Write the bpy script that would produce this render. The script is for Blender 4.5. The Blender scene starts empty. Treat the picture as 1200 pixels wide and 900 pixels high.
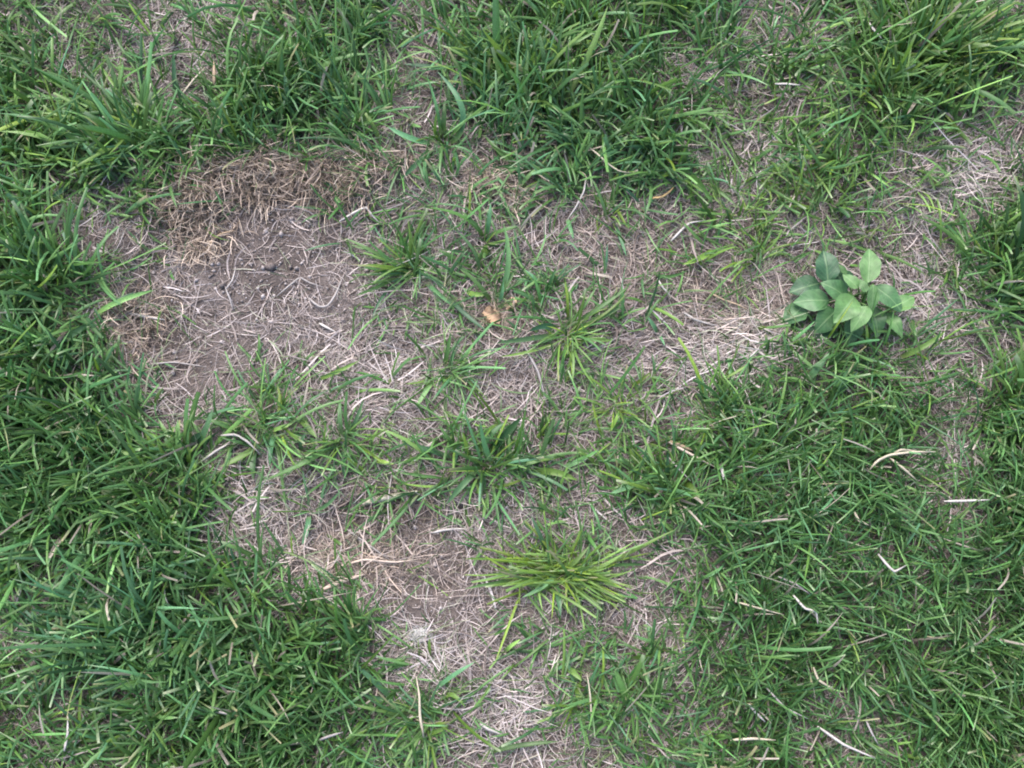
import bpy, math, random
import numpy as np

rng = np.random.default_rng(7)
random.seed(7)
SC = bpy.context.scene
COL = SC.collection

# ------------------------------------------------------------------ camera, sky, sun, exposure
TILT = math.radians(12.0)
HFOV = math.radians(53.0)
DIST = 1.153
CAM_H = DIST * math.cos(TILT)
CAM_Y = -DIST * math.sin(TILT)
cam = bpy.data.cameras.new("camera")
cam_o = bpy.data.objects.new("camera", cam)
COL.objects.link(cam_o)
cam_o.location = (0, CAM_Y, CAM_H)
cam_o.rotation_euler = (TILT, 0, 0)
cam.sensor_width = 36.0
cam.lens = 18.0 / math.tan(HFOV / 2)
cam.clip_start = 0.01
cam.clip_end = 500
SC.camera = cam_o
SC.render.resolution_x = 1024
SC.render.resolution_y = 768

SUN_EL, SUN_AZ = math.radians(58), math.radians(-25)   # azimuth measured from +Y towards +X
w = bpy.data.worlds.new("World")
SC.world = w
w.use_nodes = True
nt = w.node_tree
bg = nt.nodes["Background"]
sky = nt.nodes.new("ShaderNodeTexSky")
sky.sky_type = 'NISHITA'
sky.sun_disc = False
sky.sun_elevation = SUN_EL
sky.sun_rotation = SUN_AZ
sky.dust_density = 3.0
sky.air_density = 1.0
sky.ozone_density = 1.0
nt.links.new(sky.outputs[0], bg.inputs[0])
bg.inputs[1].default_value = 0.12
sun = bpy.data.lights.new("sun", 'SUN')
sun.energy = 1.3
sun.angle = math.radians(40)
sun.color = (1.0, 0.965, 0.925)
sun_o = bpy.data.objects.new("sun", sun)
COL.objects.link(sun_o)
sun_o.rotation_euler = (math.pi / 2 - SUN_EL, 0, math.pi - SUN_AZ)
sun_o.location = (0, 0, 5)

SC.view_settings.view_transform = 'Standard'
SC.view_settings.look = 'None'
SC.view_settings.exposure = 1.92
SC.view_settings.gamma = 1.0
SC.view_settings.use_curve_mapping = False
SC.render.engine = 'CYCLES'
SC.cycles.filter_width = 1.9
SC.cycles.max_bounces = 6
SC.cycles.diffuse_bounces = 3
SC.cycles.transmission_bounces = 3

# ------------------------------------------------------------------ plan coordinates
# The plan of the lawn was surveyed on a 1200 x 900 sheet; P() turns a sheet point into a place on the ground.
F = 600.0 / math.tan(HFOV / 2)
ct, st = math.cos(TILT), math.sin(TILT)
def P(px, py, z=0.0):
    px = np.asarray(px, float); py = np.asarray(py, float)
    dx = (px - 600) / F; dy = (450 - py) / F
    wx = dx; wy = dy * ct + st; wz = dy * st - ct
    t = (z - CAM_H) / wz
    return wx * t, CAM_Y + wy * t
def SHEET(x, y, z=0.0):
    X = x; Y = y - CAM_Y; Z = z - CAM_H
    u = X; v = Y * ct + Z * st; d = Y * st - Z * ct
    return 600 + F * u / d, 450 - F * v / d
MM = 0.00096          # one sheet unit is about a millimetre

# ------------------------------------------------------------------ noise and maps
_lat = np.random.default_rng(3).random((64, 64))
def vnoise(x, y, s, seed=0):
    x = np.asarray(x) / s + seed * 7.31; y = np.asarray(y) / s + seed * 3.77
    i = np.floor(x).astype(int); j = np.floor(y).astype(int)
    fx = x - i; fy = y - j
    fx = fx * fx * (3 - 2 * fx); fy = fy * fy * (3 - 2 * fy)
    g = lambda a, b: _lat[a % 64, b % 64]
    return (g(i, j) * (1 - fx) + g(i + 1, j) * fx) * (1 - fy) + (g(i, j + 1) * (1 - fx) + g(i + 1, j + 1) * fx) * fy

GREEN_ROWS = [
 "333512566346776863266864",
 "642226866337756654558887",
 "763238886356867764557763",
 "767788456236467842566432",
 "533441012232263442554314",
 "821110001434103134244238",
 "873100003645430223121158",
 "872100002231363101244215",
 "875100311152141113566425",
 "887213632121134357676657",
 "988744654457633567888628",
 "998861123444316777888548",
 "878882020101332568887768",
 "637875531011343267888768",
 "357878776111332257887778",
 "467888886212233467877888",
 "545788885552236567754888",
 "644688864431124447754888",
]
GRID = np.array([[int(c) for c in r] for r in GREEN_ROWS], float)
assert GRID.shape == (18, 24)
def gridval(G, px, py):
    gx = np.clip(px / 50 - 0.5, 0, 22.999); gy = np.clip(py / 50 - 0.5, 0, 16.999)
    i = gx.astype(int); j = gy.astype(int); fx = gx - i; fy = gy - j
    return (G[j, i] * (1 - fx) + G[j, i + 1] * fx) * (1 - fy) + (G[j + 1, i] * (1 - fx) + G[j + 1, i + 1] * fx) * fy
def blob(px, py, cx, cy, rx, ry, p=1.0):
    return np.exp(-(((px - cx) / rx) ** 2 + ((py - cy) / ry) ** 2) ** p)
def green(px, py):
    wx = (vnoise(px, py, 22, 1) - .5) * 26; wy = (vnoise(px, py, 22, 2) - .5) * 26
    g = gridval(GRID, px + wx, py + wy)
    out = np.maximum(np.maximum(-px, px - 1200), np.maximum(-py, py - 900))
    k = np.clip(out / 120, 0, 1)
    return g * (1 - k) + k * (4.5 + 4 * vnoise(px, py, 160, 5))

# x, y, rx, ry, weight: where the soil lies bare, where pale straw is piled, where the thatch is tan
BARE = [(300, 305, 105, 68, .95), (235, 420, 85, 42, .7), (395, 330, 50, 50, .4), (450, 618, 65, 38, .85), (505, 685, 45, 45, .9), (440, 700, 45, 30, .7), (700, 740, 40, 30, .3), (780, 690, 40, 25, .4), (515, 60, 40, 30, .3)]
PALE = [(870, 408, 80, 42, 1.0), (290, 600, 50, 42, .9), (415, 655, 75, 30, .75), (600, 830, 48, 55, .8), (1130, 205, 62, 42, .9), (1105, 340, 55, 70, .6), (860, 175, 45, 35, .5), (490, 775, 60, 25, .9), (440, 425, 70, 40, .5), (700, 330, 80, 70, .2), (850, 60, 50, 40, .4), (215, 30, 50, 40, .3), (1100, 545, 50, 30, .4), (560, 610, 60, 30, .3), (10, 730, 30, 40, .4)]
TAN = [(330, 205, 120, 24, 1.0), (225, 240, 40, 40, 1.0), (160, 380, 30, 50, .6), (590, 215, 60, 25, .7), (425, 195, 50, 20, .8), (430, 655, 80, 35, .6), (460, 585, 60, 20, .7), (580, 372, 40, 30, .7), (860, 360, 80, 40, .4), (730, 300, 90, 60, .3)]
DARK = [(770, 335, 90, 60, .5), (470, 605, 90, 35, .5), (290, 230, 100, 35, .4), (260, 410, 100, 60, .4), (460, 170, 40, 40, .4), (480, 105, 30, 30, .5)]
def blobs(L, px, py):
    r = np.zeros_like(px)
    for cx, cy, rx, ry, wt in L:
        r = np.maximum(r, wt * blob(px, py, cx, cy, rx, ry, 1.4))
    return r

def H(x, y):
    x = np.asarray(x, float); y = np.asarray(y, float)
    px, py = SHEET(x, y)
    inside = np.clip(1 - np.maximum(np.abs(px - 600) - 900, np.abs(py - 450) - 700) / 300, 0, 1)
    h = 0.020 * (vnoise(x, y, .31, 1) - .5) + 0.010 * (vnoise(x, y, .09, 2) - .5) + 0.004 * (vnoise(x, y, .03, 3) - .5)
    wx = (vnoise(px, py, 30, 8) - .5) * 40; wy = (vnoise(px, py, 30, 9) - .5) * 30
    qx = px + wx; qy = py + wy
    e = ((qx - 330) / 190) ** 2 + ((qy - 345) / 140) ** 2
    pit = 1 / (1 + np.exp((e - 1) * 9))
    e2 = ((qx - 460) / 100) ** 2 + ((qy - 640) / 62) ** 2
    pit2 = 1 / (1 + np.exp((e2 - 1) * 9))
    return h - inside * (0.020 * pit + 0.014 * pit2)

# ------------------------------------------------------------------ material helpers
def attr_mat(name, rough, spec, trans, noise_scale=900, noise_amt=.25, tint=(1, 1, 1), sheen=0):
    m = bpy.data.materials.new(name); m.use_nodes = True
    t = m.node_tree; n = t.nodes; L = t.links
    p = n["Principled BSDF"]; out = n["Material Output"]
    a = n.new("ShaderNodeVertexColor"); a.layer_name = "Col"
    tc = n.new("ShaderNodeNewGeometry")
    nz = n.new("ShaderNodeTexNoise"); nz.inputs["Scale"].default_value = noise_scale; nz.inputs["Detail"].default_value = 2
    L.new(tc.outputs["Position"], nz.inputs["Vector"])
    mr = n.new("ShaderNodeMapRange")
    mr.inputs["From Min"].default_value = .3; mr.inputs["From Max"].default_value = .7
    mr.inputs["To Min"].default_value = 1 - noise_amt; mr.inputs["To Max"].default_value = 1 + noise_amt
    L.new(nz.outputs["Fac"], mr.inputs["Value"])
    mx = n.new("ShaderNodeVectorMath"); mx.operation = 'SCALE'
    L.new(a.outputs["Color"], mx.inputs[0]); L.new(mr.outputs["Result"], mx.inputs["Scale"])
    L.new(mx.outputs[0], p.inputs["Base Color"])
    p.inputs["Roughness"].default_value = rough
    p.inputs["Specular IOR Level"].default_value = spec
    if trans > 0:
        tr = n.new("ShaderNodeBsdfTranslucent")
        sc = n.new("ShaderNodeVectorMath"); sc.operation = 'MULTIPLY'
        sc.inputs[1].default_value = (1.2, 1.35, .7)
        L.new(mx.outputs[0], sc.inputs[0]); L.new(sc.outputs[0], tr.inputs["Color"])
        ms = n.new("ShaderNodeMixShader"); ms.inputs[0].default_value = trans
        L.new(p.outputs[0], ms.inputs[1]); L.new(tr.outputs[0], ms.inputs[2])
        L.new(ms.outputs[0], out.inputs["Surface"])
    return m
M_GRASS = attr_mat("grass_blade", .42, .32, .22)
M_STRAW = attr_mat("dry_straw", .62, .35, .12, 1400, .3)
M_CRUMB = attr_mat("soil_crumb", .9, .15, 0, 600, .35)

def soil_material():
    m = bpy.data.materials.new("soil"); m.use_nodes = True
    t = m.node_tree; n = t.nodes; L = t.links; p = n["Principled BSDF"]
    g = n.new("ShaderNodeNewGeometry")
    def noise(s, d, r=.6):
        z = n.new("ShaderNodeTexNoise"); z.inputs["Scale"].default_value = s; z.inputs["Detail"].default_value = d
        z.inputs["Roughness"].default_value = r; L.new(g.outputs["Position"], z.inputs["Vector"]); return z
    n1 = noise(14, 6); n2 = noise(160, 8, .75); n3 = noise(520, 4, .7)
    r1 = n.new("ShaderNodeValToRGB")
    r1.color_ramp.elements[0].position = .30; r1.color_ramp.elements[0].color = (.050, .039, .035, 1)
    r1.color_ramp.elements[1].position = .72; r1.color_ramp.elements[1].color = (.25, .210, .196, 1)
    e = r1.color_ramp.elements.new(.5); e.color = (.122, .099, .090, 1)
    ma = n.new("ShaderNodeMath"); ma.operation = 'MULTIPLY_ADD'
    L.new(n1.outputs["Fac"], ma.inputs[0]); ma.inputs[1].default_value = .45
    mb = n.new("ShaderNodeMath"); mb.operation = 'MULTIPLY'; mb.inputs[1].default_value = .55
    L.new(n2.outputs["Fac"], mb.inputs[0]); L.new(mb.outputs[0], ma.inputs[2])
    L.new(ma.outputs[0], r1.inputs["Fac"]); L.new(r1.outputs["Color"], p.inputs["Base Color"])
    p.inputs["Roughness"].default_value = .92; p.inputs["Specular IOR Level"].default_value = .2
    b1 = n.new("ShaderNodeBump"); b1.inputs["Distance"].default_value = .006; b1.inputs["Strength"].default_value = .9
    L.new(n2.outputs["Fac"], b1.inputs["Height"])
    b2 = n.new("ShaderNodeBump"); b2.inputs["Distance"].default_value = .002; b2.inputs["Strength"].default_value = .8
    L.new(n3.outputs["Fac"], b2.inputs["Height"]); L.new(b1.outputs[0], b2.inputs["Normal"])
    L.new(b2.outputs[0], p.inputs["Normal"])
    return m
M_SOIL = soil_material()

# ------------------------------------------------------------------ mesh helpers
def mesh_from(name, V, quads, C, mat, smooth=True):
    me = bpy.data.meshes.new(name)
    nv = len(V); nq = len(quads)
    me.vertices.add(nv); me.vertices.foreach_set("co", np.ascontiguousarray(V, np.float32).ravel())
    k = quads.shape[1]
    me.loops.add(nq * k); me.loops.foreach_set("vertex_index", np.ascontiguousarray(quads, np.int32).ravel())
    me.polygons.add(nq)
    me.polygons.foreach_set("loop_start", np.arange(0, nq * k, k, dtype=np.int32))
    try: me.polygons.foreach_set("loop_total", np.full(nq, k, np.int32))
    except Exception: pass
    if smooth: me.polygons.foreach_set("use_smooth", np.ones(nq, bool))
    me.update(calc_edges=True)
    if C is not None:
        a = me.color_attributes.new("Col", 'FLOAT_COLOR', 'POINT')
        a.data.foreach_set("color", np.ascontiguousarray(np.hstack([C, np.ones((len(C), 1))]), np.float32).ravel())
    me.materials.append(mat)
    return me
def link(name, me, parent=None):
    o = bpy.data.objects.new(name, me); COL.objects.link(o)
    if parent: o.parent = parent
    return o
def tag(o, label, cat, group=None, kind=None):
    o["label"] = label; o["category"] = cat
    if group: o["group"] = group
    if kind: o["kind"] = kind
    return o

# blades: arrays of N blades, S segments, ribbon of two or three verts across (folded along the midrib)
def ribbons(pos, phi, th0, bend, twist, length, width, roll, prof, fold=.18, S=5, floor=None, jit=None):
    N = len(phi); s = np.linspace(0, 1, S + 1)
    th = th0[:, None] + bend[:, None] * s[None, :] ** 1.5
    ph = phi[:, None] + twist[:, None] * s[None, :]
    if jit is not None: ph = ph + jit
    ds = (length / S)[:, None]
    d = np.stack([np.sin(th) * np.cos(ph), np.sin(th) * np.sin(ph), np.cos(th)], -1)
    mid = (d[:, 1:] + d[:, :-1]) / 2
    c = np.concatenate([np.zeros((N, 1, 3)), np.cumsum(mid * ds[..., None], 1)], 1) + pos[:, None, :]
    if floor is not None:
        zf = floor(c[..., 0], c[..., 1])
        c[..., 2] = np.maximum(c[..., 2], zf + 0.001)
    side = np.stack([-np.sin(ph), np.cos(ph), np.zeros_like(ph)], -1)
    nrm = np.cross(side, d)
    cr = np.cos(roll)[:, None, None]; sr = np.sin(roll)[:, None, None]
    wv = side * cr + nrm * sr; nv = nrm * cr - side * sr
    hw = (width[:, None] * prof * .5)[..., None]
    if fold is None:
        V = np.stack([c - wv * hw, c + wv * hw], 2); K = 2
    else:
        V = np.stack([c - wv * hw, c - nv * hw * 2 * fold, c + wv * hw], 2); K = 3
    base = np.arange(N)[:, None, None] * ((S + 1) * K)
    i = np.arange(S)[None, :, None] * K; j = np.arange(K - 1)[None, None, :]
    a = base + i + j
    q = np.stack([a, a + 1, a + K + 1, a + K], -1).reshape(-1, 4)
    return V.reshape(-1, 3), q, K, S
PROF_TIP = np.array([.75, .95, 1.0, .92, .68, .06])
PROF_CUT = np.array([.75, .95, 1.0, .98, .9, .72])

def grass_colour(N, yel, blue, dark, r):
    """per-blade green: yel / blue / dark in 0..1"""
    base = np.array([.070, .165, .046])
    Y = np.array([.225, .315, .048]); B = np.array([.088, .205, .125]); D = np.array([.030, .088, .028]); L = np.array([.175, .300, .115])
    c = np.repeat(base[None], N, 0)
    def mixin(c, t, k): return c * (1 - k[:, None]) + t[None] * k[:, None]
    c = mixin(c, Y, np.clip(yel, 0, 1)); c = mixin(c, B, np.clip(blue, 0, 1)); c = mixin(c, D, np.clip(dark, 0, 1))
    c = mixin(c, L, np.clip(r.normal(.12, .28, N), 0, .9))
    return c * np.array([.74, .76, .66]) * np.exp(r.normal(0, .27, (N, 1)))
def blade_vertex_colours(c, S, K, r, brown_p=.06, sheath=.35):
    N = len(c); s = np.linspace(0, 1, S + 1)
    C = np.repeat(c[:, None, :], S + 1, 1)
    sh = (r.random(N) < sheath)[:, None] * np.clip(1 - s[None] * 3.5, 0, 1) * .8
    C = C * (1 - sh[..., None]) + np.array([.24, .24, .12]) * sh[..., None]
    bt = (r.random(N) < brown_p)[:, None] * np.clip((s[None] - r.uniform(.6, .95, N)[:, None]) * 4, 0, 1)
    C = C * (1 - bt[..., None]) + np.array([.23, .205, .115]) * bt[..., None]
    ct_ = (r.random(N) < .14)[:, None] * (s[None] > .95) * .75
    C = C * (1 - ct_[..., None]) + np.array([.30, .34, .22]) * ct_[..., None]
    C = np.repeat(C[:, :, None, :], K, 2)
    if K == 3: C[:, :, 1] *= 1.12
    return C.reshape(-1, 3)

# ------------------------------------------------------------------ ground
def make_ground():
    fine = np.arange(-1.1, 1.1001, .0065)
    far = np.array([1.2, 1.4, 1.8, 2.5, 4, 7, 12, 20, 40])
    xs = np.concatenate([-far[::-1], fine, far]); ys = xs.copy()
    X, Y = np.meshgrid(xs, ys)
    Z = H(X, Y)
    nearw = (np.abs(X) < 1.1) & (np.abs(Y) < 1.1)
    Z = Z + nearw * 0.0035 * (vnoise(X, Y, .012, 4) - .5)
    V = np.stack([X, Y, Z], -1).reshape(-1, 3)
    n = len(xs); i = np.arange(n - 1)
    a = (i[:, None] * n + i[None, :]).ravel()
    q = np.stack([a, a + 1, a + n + 1, a + n], -1)
    o = link("ground", mesh_from("ground", V, q, None, M_SOIL))
    tag(o, "grey brown bare soil under the straw and grass", "ground", kind="structure")
make_ground()

XR, YR = 0.80, 0.66       # half extents of the planted plot
def scatter(n, r, prob):
    out = []
    while sum(map(len, out)) < n:
        x = r.uniform(-XR, XR, n); y = r.uniform(-YR - .03, YR + .06, n)
        px, py = SHEET(x, y)
        keep = r.random(n) < prob(px, py)
        out.append(np.stack([x, y], -1)[keep])
    return np.concatenate(out)[:n]

# ------------------------------------------------------------------ soil crumbs
def make_crumbs(n=14000):
    r = np.random.default_rng(21)
    xy = scatter(n, r, lambda px, py: .12 + .88 * blobs(BARE, px, py))
    ph = (1 + 5 ** .5) / 2
    oc = np.array([[1, 0, 0], [-1, 0, 0], [0, 1, 0], [0, -1, 0], [0, 0, 1], [0, 0, -1]], float)
    fc = np.array([[0, 2, 4], [2, 1, 4], [1, 3, 4], [3, 0, 4], [2, 0, 5], [1, 2, 5], [3, 1, 5], [0, 3, 5]])
    rad = np.exp(r.normal(math.log(.0011), .45, n))
    V = oc[None] * (1 + r.uniform(-.35, .35, (n, 6, 1))) * rad[:, None, None] * r.uniform(.6, 1.4, (n, 1, 3))
    a = r.uniform(0, 6.28, n); ca, sa = np.cos(a)[:, None], np.sin(a)[:, None]
    V = np.stack([V[..., 0] * ca - V[..., 1] * sa, V[..., 0] * sa + V[..., 1] * ca, V[..., 2]], -1)
    z = H(xy[:, 0], xy[:, 1]) + rad * .5
    V += np.stack([xy[:, 0], xy[:, 1], z], -1)[:, None]
    q = (fc[None] + np.arange(n)[:, None, None] * 6).reshape(-1, 3)
    k = r.random((n, 1))
    k = k ** 1.5; c = np.array([.12, .097, .088]) * (1 - k) + np.array([.40, .355, .34]) * k
    o = link("soil_crumbs", mesh_from("soil_crumbs", V.reshape(-1, 3), q, np.repeat(c, 6, 0), M_CRUMB, False))
    tag(o, "loose grey brown soil crumbs scattered on the bare patch", "soil", kind="stuff")
make_crumbs()

# ------------------------------------------------------------------ thatch of dead straw
def straw_colour(n, px, py, r):
    pale = blobs(PALE, px, py); tan = blobs(TAN, px, py); dark = blobs(DARK, px, py)
    a = np.array([.182, .149, .142])      # weathered pinkish grey straw
    b = np.array([.54, .482, .482])        # bleached
    d = np.array([.070, .050, .042])      # rotted
    t = np.array([.41, .30, .215])       # tan
    k = np.clip(r.beta(1.3, 2.0, n) + .42 * pale - .25 * dark, 0, 1)[:, None]
    c = a * (1 - k) + b * k
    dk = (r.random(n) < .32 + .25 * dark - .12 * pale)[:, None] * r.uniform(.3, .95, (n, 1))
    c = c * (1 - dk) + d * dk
    tk = np.clip(r.random(n) * .28 + tan * r.uniform(.3, 1.0, n), 0, .95)[:, None]
    lum = c.sum(1, keepdims=True) / t.sum()
    c = c * (1 - tk) + t * np.clip(lum, .3, 1.1) * tk
    under_shade = np.clip((green(px, py) - 5) / 2.5, 0, 1)[:, None] * (r.random(n) < .6)[:, None]
    c = c * (1 - .6 * under_shade)  # shade beneath dense grass, painted into the straw colour
    gk = (r.random(n) < .10)[:, None] * r.uniform(.2, .6, (n, 1))
    c = c * (1 - gk) + np.array([.19, .25, .13]) * gk
    return c
def make_thatch(n, r, name, label, wmm, lmm, zmax, prob):
    xy = scatter(n, r, prob)
    px, py = SHEET(xy[:, 0], xy[:, 1])
    S = 4
    L = np.exp(r.normal(math.log(lmm), .38, n)) * .001
    W = np.exp(r.normal(math.log(wmm), .30, n)) * .001
    phi = r.uniform(0, 2 * math.pi, n)
    hz = blob(px, py, 880, 405, 90, 45) + .8 * blob(px, py, 740, 400, 80, 40) + .6 * blob(px, py, 1130, 210, 60, 50)
    al = r.random(n) < hz * .75
    phi = np.where(al, r.normal(.12, .38, n) + math.pi * (r.random(n) < .5), phi)
    pile = .55 + .6 * blobs(PALE, px, py) + .5 * blobs(TAN, px, py) - .45 * blobs(BARE, px, py)
    lift = r.random(n) ** 1.6 * zmax * np.clip(pile, .1, 1.3)
    th0 = math.pi / 2 - r.normal(.10, .16, n) * np.clip(pile, .2, 1)
    bend = r.normal(.22, .25, n)
    twist = r.normal(0, .55, n)
    jit = np.cumsum(r.normal(0, .11, (n, S + 1)), 1)
    kink = (r.random(n) < .15)[:, None] * (np.arange(S + 1)[None] >= r.integers(2, 4, n)[:, None]) * r.normal(0, .9, (n, 1))
    pos = np.stack([xy[:, 0], xy[:, 1], H(xy[:, 0], xy[:, 1]) + .0006 + lift], -1)
    prof = np.repeat(np.array([.7, 1, 1, .85, .35])[None], n, 0)
    V, q, K, S = ribbons(pos, phi, th0, bend, twist, L, W, r.uniform(-1.2, 1.2, n), prof, None, S, H, jit + kink)
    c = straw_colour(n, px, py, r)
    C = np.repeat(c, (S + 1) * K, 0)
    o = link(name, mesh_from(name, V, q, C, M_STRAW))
    tag(o, label, "dead grass", kind="stuff")
def p_mat(px, py):
    g = green(px, py)
    return np.clip(.50 + .5 * blobs(PALE, px, py) + .3 * blobs(TAN, px, py) - .40 * blobs(BARE, px, py) - .085 * np.maximum(g - 4.5, 0), .05, 1)
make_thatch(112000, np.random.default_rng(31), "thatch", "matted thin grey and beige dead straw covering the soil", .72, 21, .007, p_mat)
make_thatch(9000, np.random.default_rng(32), "loose_straw", "longer pale dead grass blades lying loose over the matted straw", 1.25, 34, .013,
            lambda px, py: np.clip(.30 + .7 * blobs(PALE, px, py) + .3 * blobs(TAN, px, py) - .2 * blobs(BARE, px, py) - .06 * np.maximum(green(px, py) - 4, 0), .03, 1))

# upright dead stubble along the rim of the bare patch
def make_stubble(n=2700):
    r = np.random.default_rng(41)
    xy = scatter(n, r, lambda px, py: blobs(TAN[:5], px + 30 * (vnoise(px, py, 25, 21) - .5), py + 36 * (vnoise(px, py, 25, 22) - .5)) ** 1.2 * np.clip(vnoise(px, py, 16, 23) * 2.6 - .75, .04, 1))
    px, py = SHEET(xy[:, 0], xy[:, 1])
    phi = r.normal(-1.4, 1.1, n)
    prof = np.repeat(np.array([.8, 1, 1, .9, .75, .4])[None], n, 0)
    pos = np.stack([xy[:, 0], xy[:, 1], H(xy[:, 0], xy[:, 1]) - .001], -1)
    V, q, K, S = ribbons(pos, phi, r.uniform(.2, 1.1, n), r.normal(.7, .6, n), r.normal(0, .9, n), r.uniform(.014, .044, n), r.uniform(.0006, .0013, n), r.uniform(-1, 1, n), prof, None, 5, H)
    k = r.random((n, 1))
    k = k ** 1.4; c = np.array([.13, .095, .075]) * (1 - k) + np.array([.60, .49, .405]) * k
    o = link("dead_stubble", mesh_from("dead_stubble", V, q, np.repeat(c, (S + 1) * K, 0), M_STRAW))
    tag(o, "tan dead stubble standing along the rim of the bare patch", "dead grass", kind="stuff")
make_stubble()

# ------------------------------------------------------------------ lawn grass
def hue_fields(px, py):
    blue = .18 + .55 * blob(px, py, 150, 740, 110, 90) + .35 * blob(px, py, 560, 150, 160, 120) + .25 * blob(px, py, 1000, 640, 220, 160) + .3 * blob(px, py, 760, 210, 80, 50) + .3 * blob(px, py, 140, 430, 80, 80)
    yel = .12 + .35 * blob(px, py, 620, 60, 120, 70) + .35 * blob(px, py, 900, 230, 140, 110) + .3 * blob(px, py, 1080, 100, 120, 80) + .25 * blob(px, py, 700, 500, 120, 80) + .2 * blob(px, py, 60, 160, 90, 120) + .2 * blob(px, py, 1010, 240, 120, 60)
    dark = .12 + .35 * blob(px, py, 300, 800, 160, 120) + .30 * blob(px, py, 1000, 780, 300, 180) + .3 * blob(px, py, 60, 560, 120, 120) + .25 * blob(px, py, 310, 120, 90, 60) + .25 * blob(px, py, 1180, 650, 80, 250)
    coarse = .35 + .5 * blob(px, py, 640, 120, 230, 130) + .4 * blob(px, py, 100, 150, 160, 150) + .35 * blob(px, py, 170, 740, 200, 150) + .4 * blob(px, py, 1080, 80, 120, 90) + .3 * blob(px, py, 60, 420, 120, 200) - .25 * blob(px, py, 1000, 700, 260, 220) + .2 * blob(px, py, 1180, 330, 50, 80)
    return blue, yel, dark, np.clip(coarse, .05, 1)
def make_lawn(nc, r):
    # crowns first, then several blades from each crown
    def prob(px, py):
        g = green(px, py)
        cl = .55 + .9 * (vnoise(px, py, 14, 11) - .5) + .5 * (vnoise(px, py, 40, 12) - .5)
        w_ = 1 - blob(px, py, 990, 338, 56, 36, 3)
        w_ = w_ * (1 - .8 * blobs(TAN[:2], px, py + 6))
        for cx, cy, rx, ry in ((655, 672, 95, 42), (665, 395, 55, 40), (480, 315, 55, 45), (525, 437, 40, 35), (315, 485, 45, 50), (402, 515, 45, 35), (570, 545, 75, 32), (520, 160, 40, 40), (568, 278, 35, 35), (582, 350, 35, 30), (500, 845, 45, 40)):
            w_ = w_ * (1 - .85 * blob(px, py, cx, cy, rx, ry, 2))
        return np.clip((g / 9) ** 1.6 * (cl + .45), 0, 1) * w_
    cr = scatter(nc, r, prob)
    nb = r.integers(2, 6, nc)
    idx = np.repeat(np.arange(nc), nb); n = len(idx)
    ca = r.uniform(0, 6.283, nc)
    xy = cr[idx] + r.normal(0, .0028, (n, 2))
    px, py = SHEET(xy[:, 0], xy[:, 1])
    g = green(px, py); blue, yel, dark, coarse = hue_fields(px, py)
    phi = ca[idx] + r.normal(0, .8, n)
    # blades lean with their neighbours in slow swathes
    sw = vnoise(px, py, 70, 15) * 12.6
    use = r.random(n) < .55
    phi = np.where(use, sw + r.normal(0, .55, n), phi)
    thick = np.clip(g / 8, 0, 1)
    th0 = np.clip(r.normal(.45, .30, n) + .5 * (1 - thick), .02, 1.35)
    bend = np.clip(r.normal(.65, .45, n), -.2, 1.7)
    L = (np.exp(r.normal(math.log(.044), .33, n))) * (.70 + .40 * thick + .45 * coarse - .15)
    W = np.exp(r.normal(math.log(.0023), .28, n)) * (.72 + .75 * coarse)
    cut = r.random(n) < .5
    prof = np.where(cut[:, None], PROF_CUT[None], PROF_TIP[None])
    pos = np.stack([xy[:, 0], xy[:, 1], H(xy[:, 0], xy[:, 1]) - .001], -1)
    V, q, K, S = ribbons(pos, phi, th0, bend, r.normal(0, .35, n), L, W, r.normal(0, .55, n), prof, .2, 5, H)
    c = grass_colour(n, yel + r.normal(-.14, .3, n), blue + r.normal(0, .3, n), dark + r.normal(0, .25, n), r)
    C = blade_vertex_colours(c, S, K, r)
    # short fine blades filling in between
    m = 52000
    xy2 = scatter(m, r, lambda px, py: np.clip((green(px, py) / 8.5) ** 3.0, 0, 1) * (1 - blob(px, py, 990, 338, 52, 34, 3)) * (1 - .8 * blobs(TAN[:2], px, py + 6)))
    p2, q2 = SHEET(xy2[:, 0], xy2[:, 1]); bl2, ye2, dk2, co2 = hue_fields(p2, q2)
    pos2 = np.stack([xy2[:, 0], xy2[:, 1], H(xy2[:, 0], xy2[:, 1]) - .001], -1)
    V2, Q2, K2, S2 = ribbons(pos2, r.uniform(0, 6.283, m), np.clip(r.normal(.6, .35, m), .05, 1.3), r.normal(.4, .4, m), r.normal(0, .4, m), np.exp(r.normal(math.log(.022), .3, m)), np.exp(r.normal(math.log(.0019), .25, m)), r.normal(0, .6, m), np.repeat(np.array([.85, 1, .85, .1])[None], m, 0), None, 3, H)
    C2 = np.repeat(grass_colour(m, ye2 + r.normal(-.1, .2, m), bl2 + r.normal(0, .2, m), dk2 + r.normal(.1, .25, m), r), 8, 0)
    m3 = 4800
    def thin(px, py):
        g_ = green(px, py); return np.clip(np.exp(-((g_ - 3.4) / 1.7) ** 2) * .95 * (1 - blobs(BARE, px, py)), 0, 1) * (1 - blob(px, py, 990, 338, 56, 36, 3))
    xy3 = scatter(m3, r, thin)
    p3, q3 = SHEET(xy3[:, 0], xy3[:, 1]); bl3, ye3, dk3, co3 = hue_fields(p3, q3)
    pos3 = np.stack([xy3[:, 0], xy3[:, 1], H(xy3[:, 0], xy3[:, 1]) + .001], -1)
    V3, Q3, K3, S3 = ribbons(pos3, r.uniform(0, 6.283, m3), np.clip(r.normal(.95, .3, m3), .2, 1.45), r.normal(.45, .35, m3), r.normal(0, .6, m3), np.exp(r.normal(math.log(.034), .3, m3)), np.exp(r.normal(math.log(.00125), .25, m3)), r.normal(0, .6, m3), np.repeat(np.array([.8, 1, .9, .65, .1])[None], m3, 0), None, 4, H)
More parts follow.
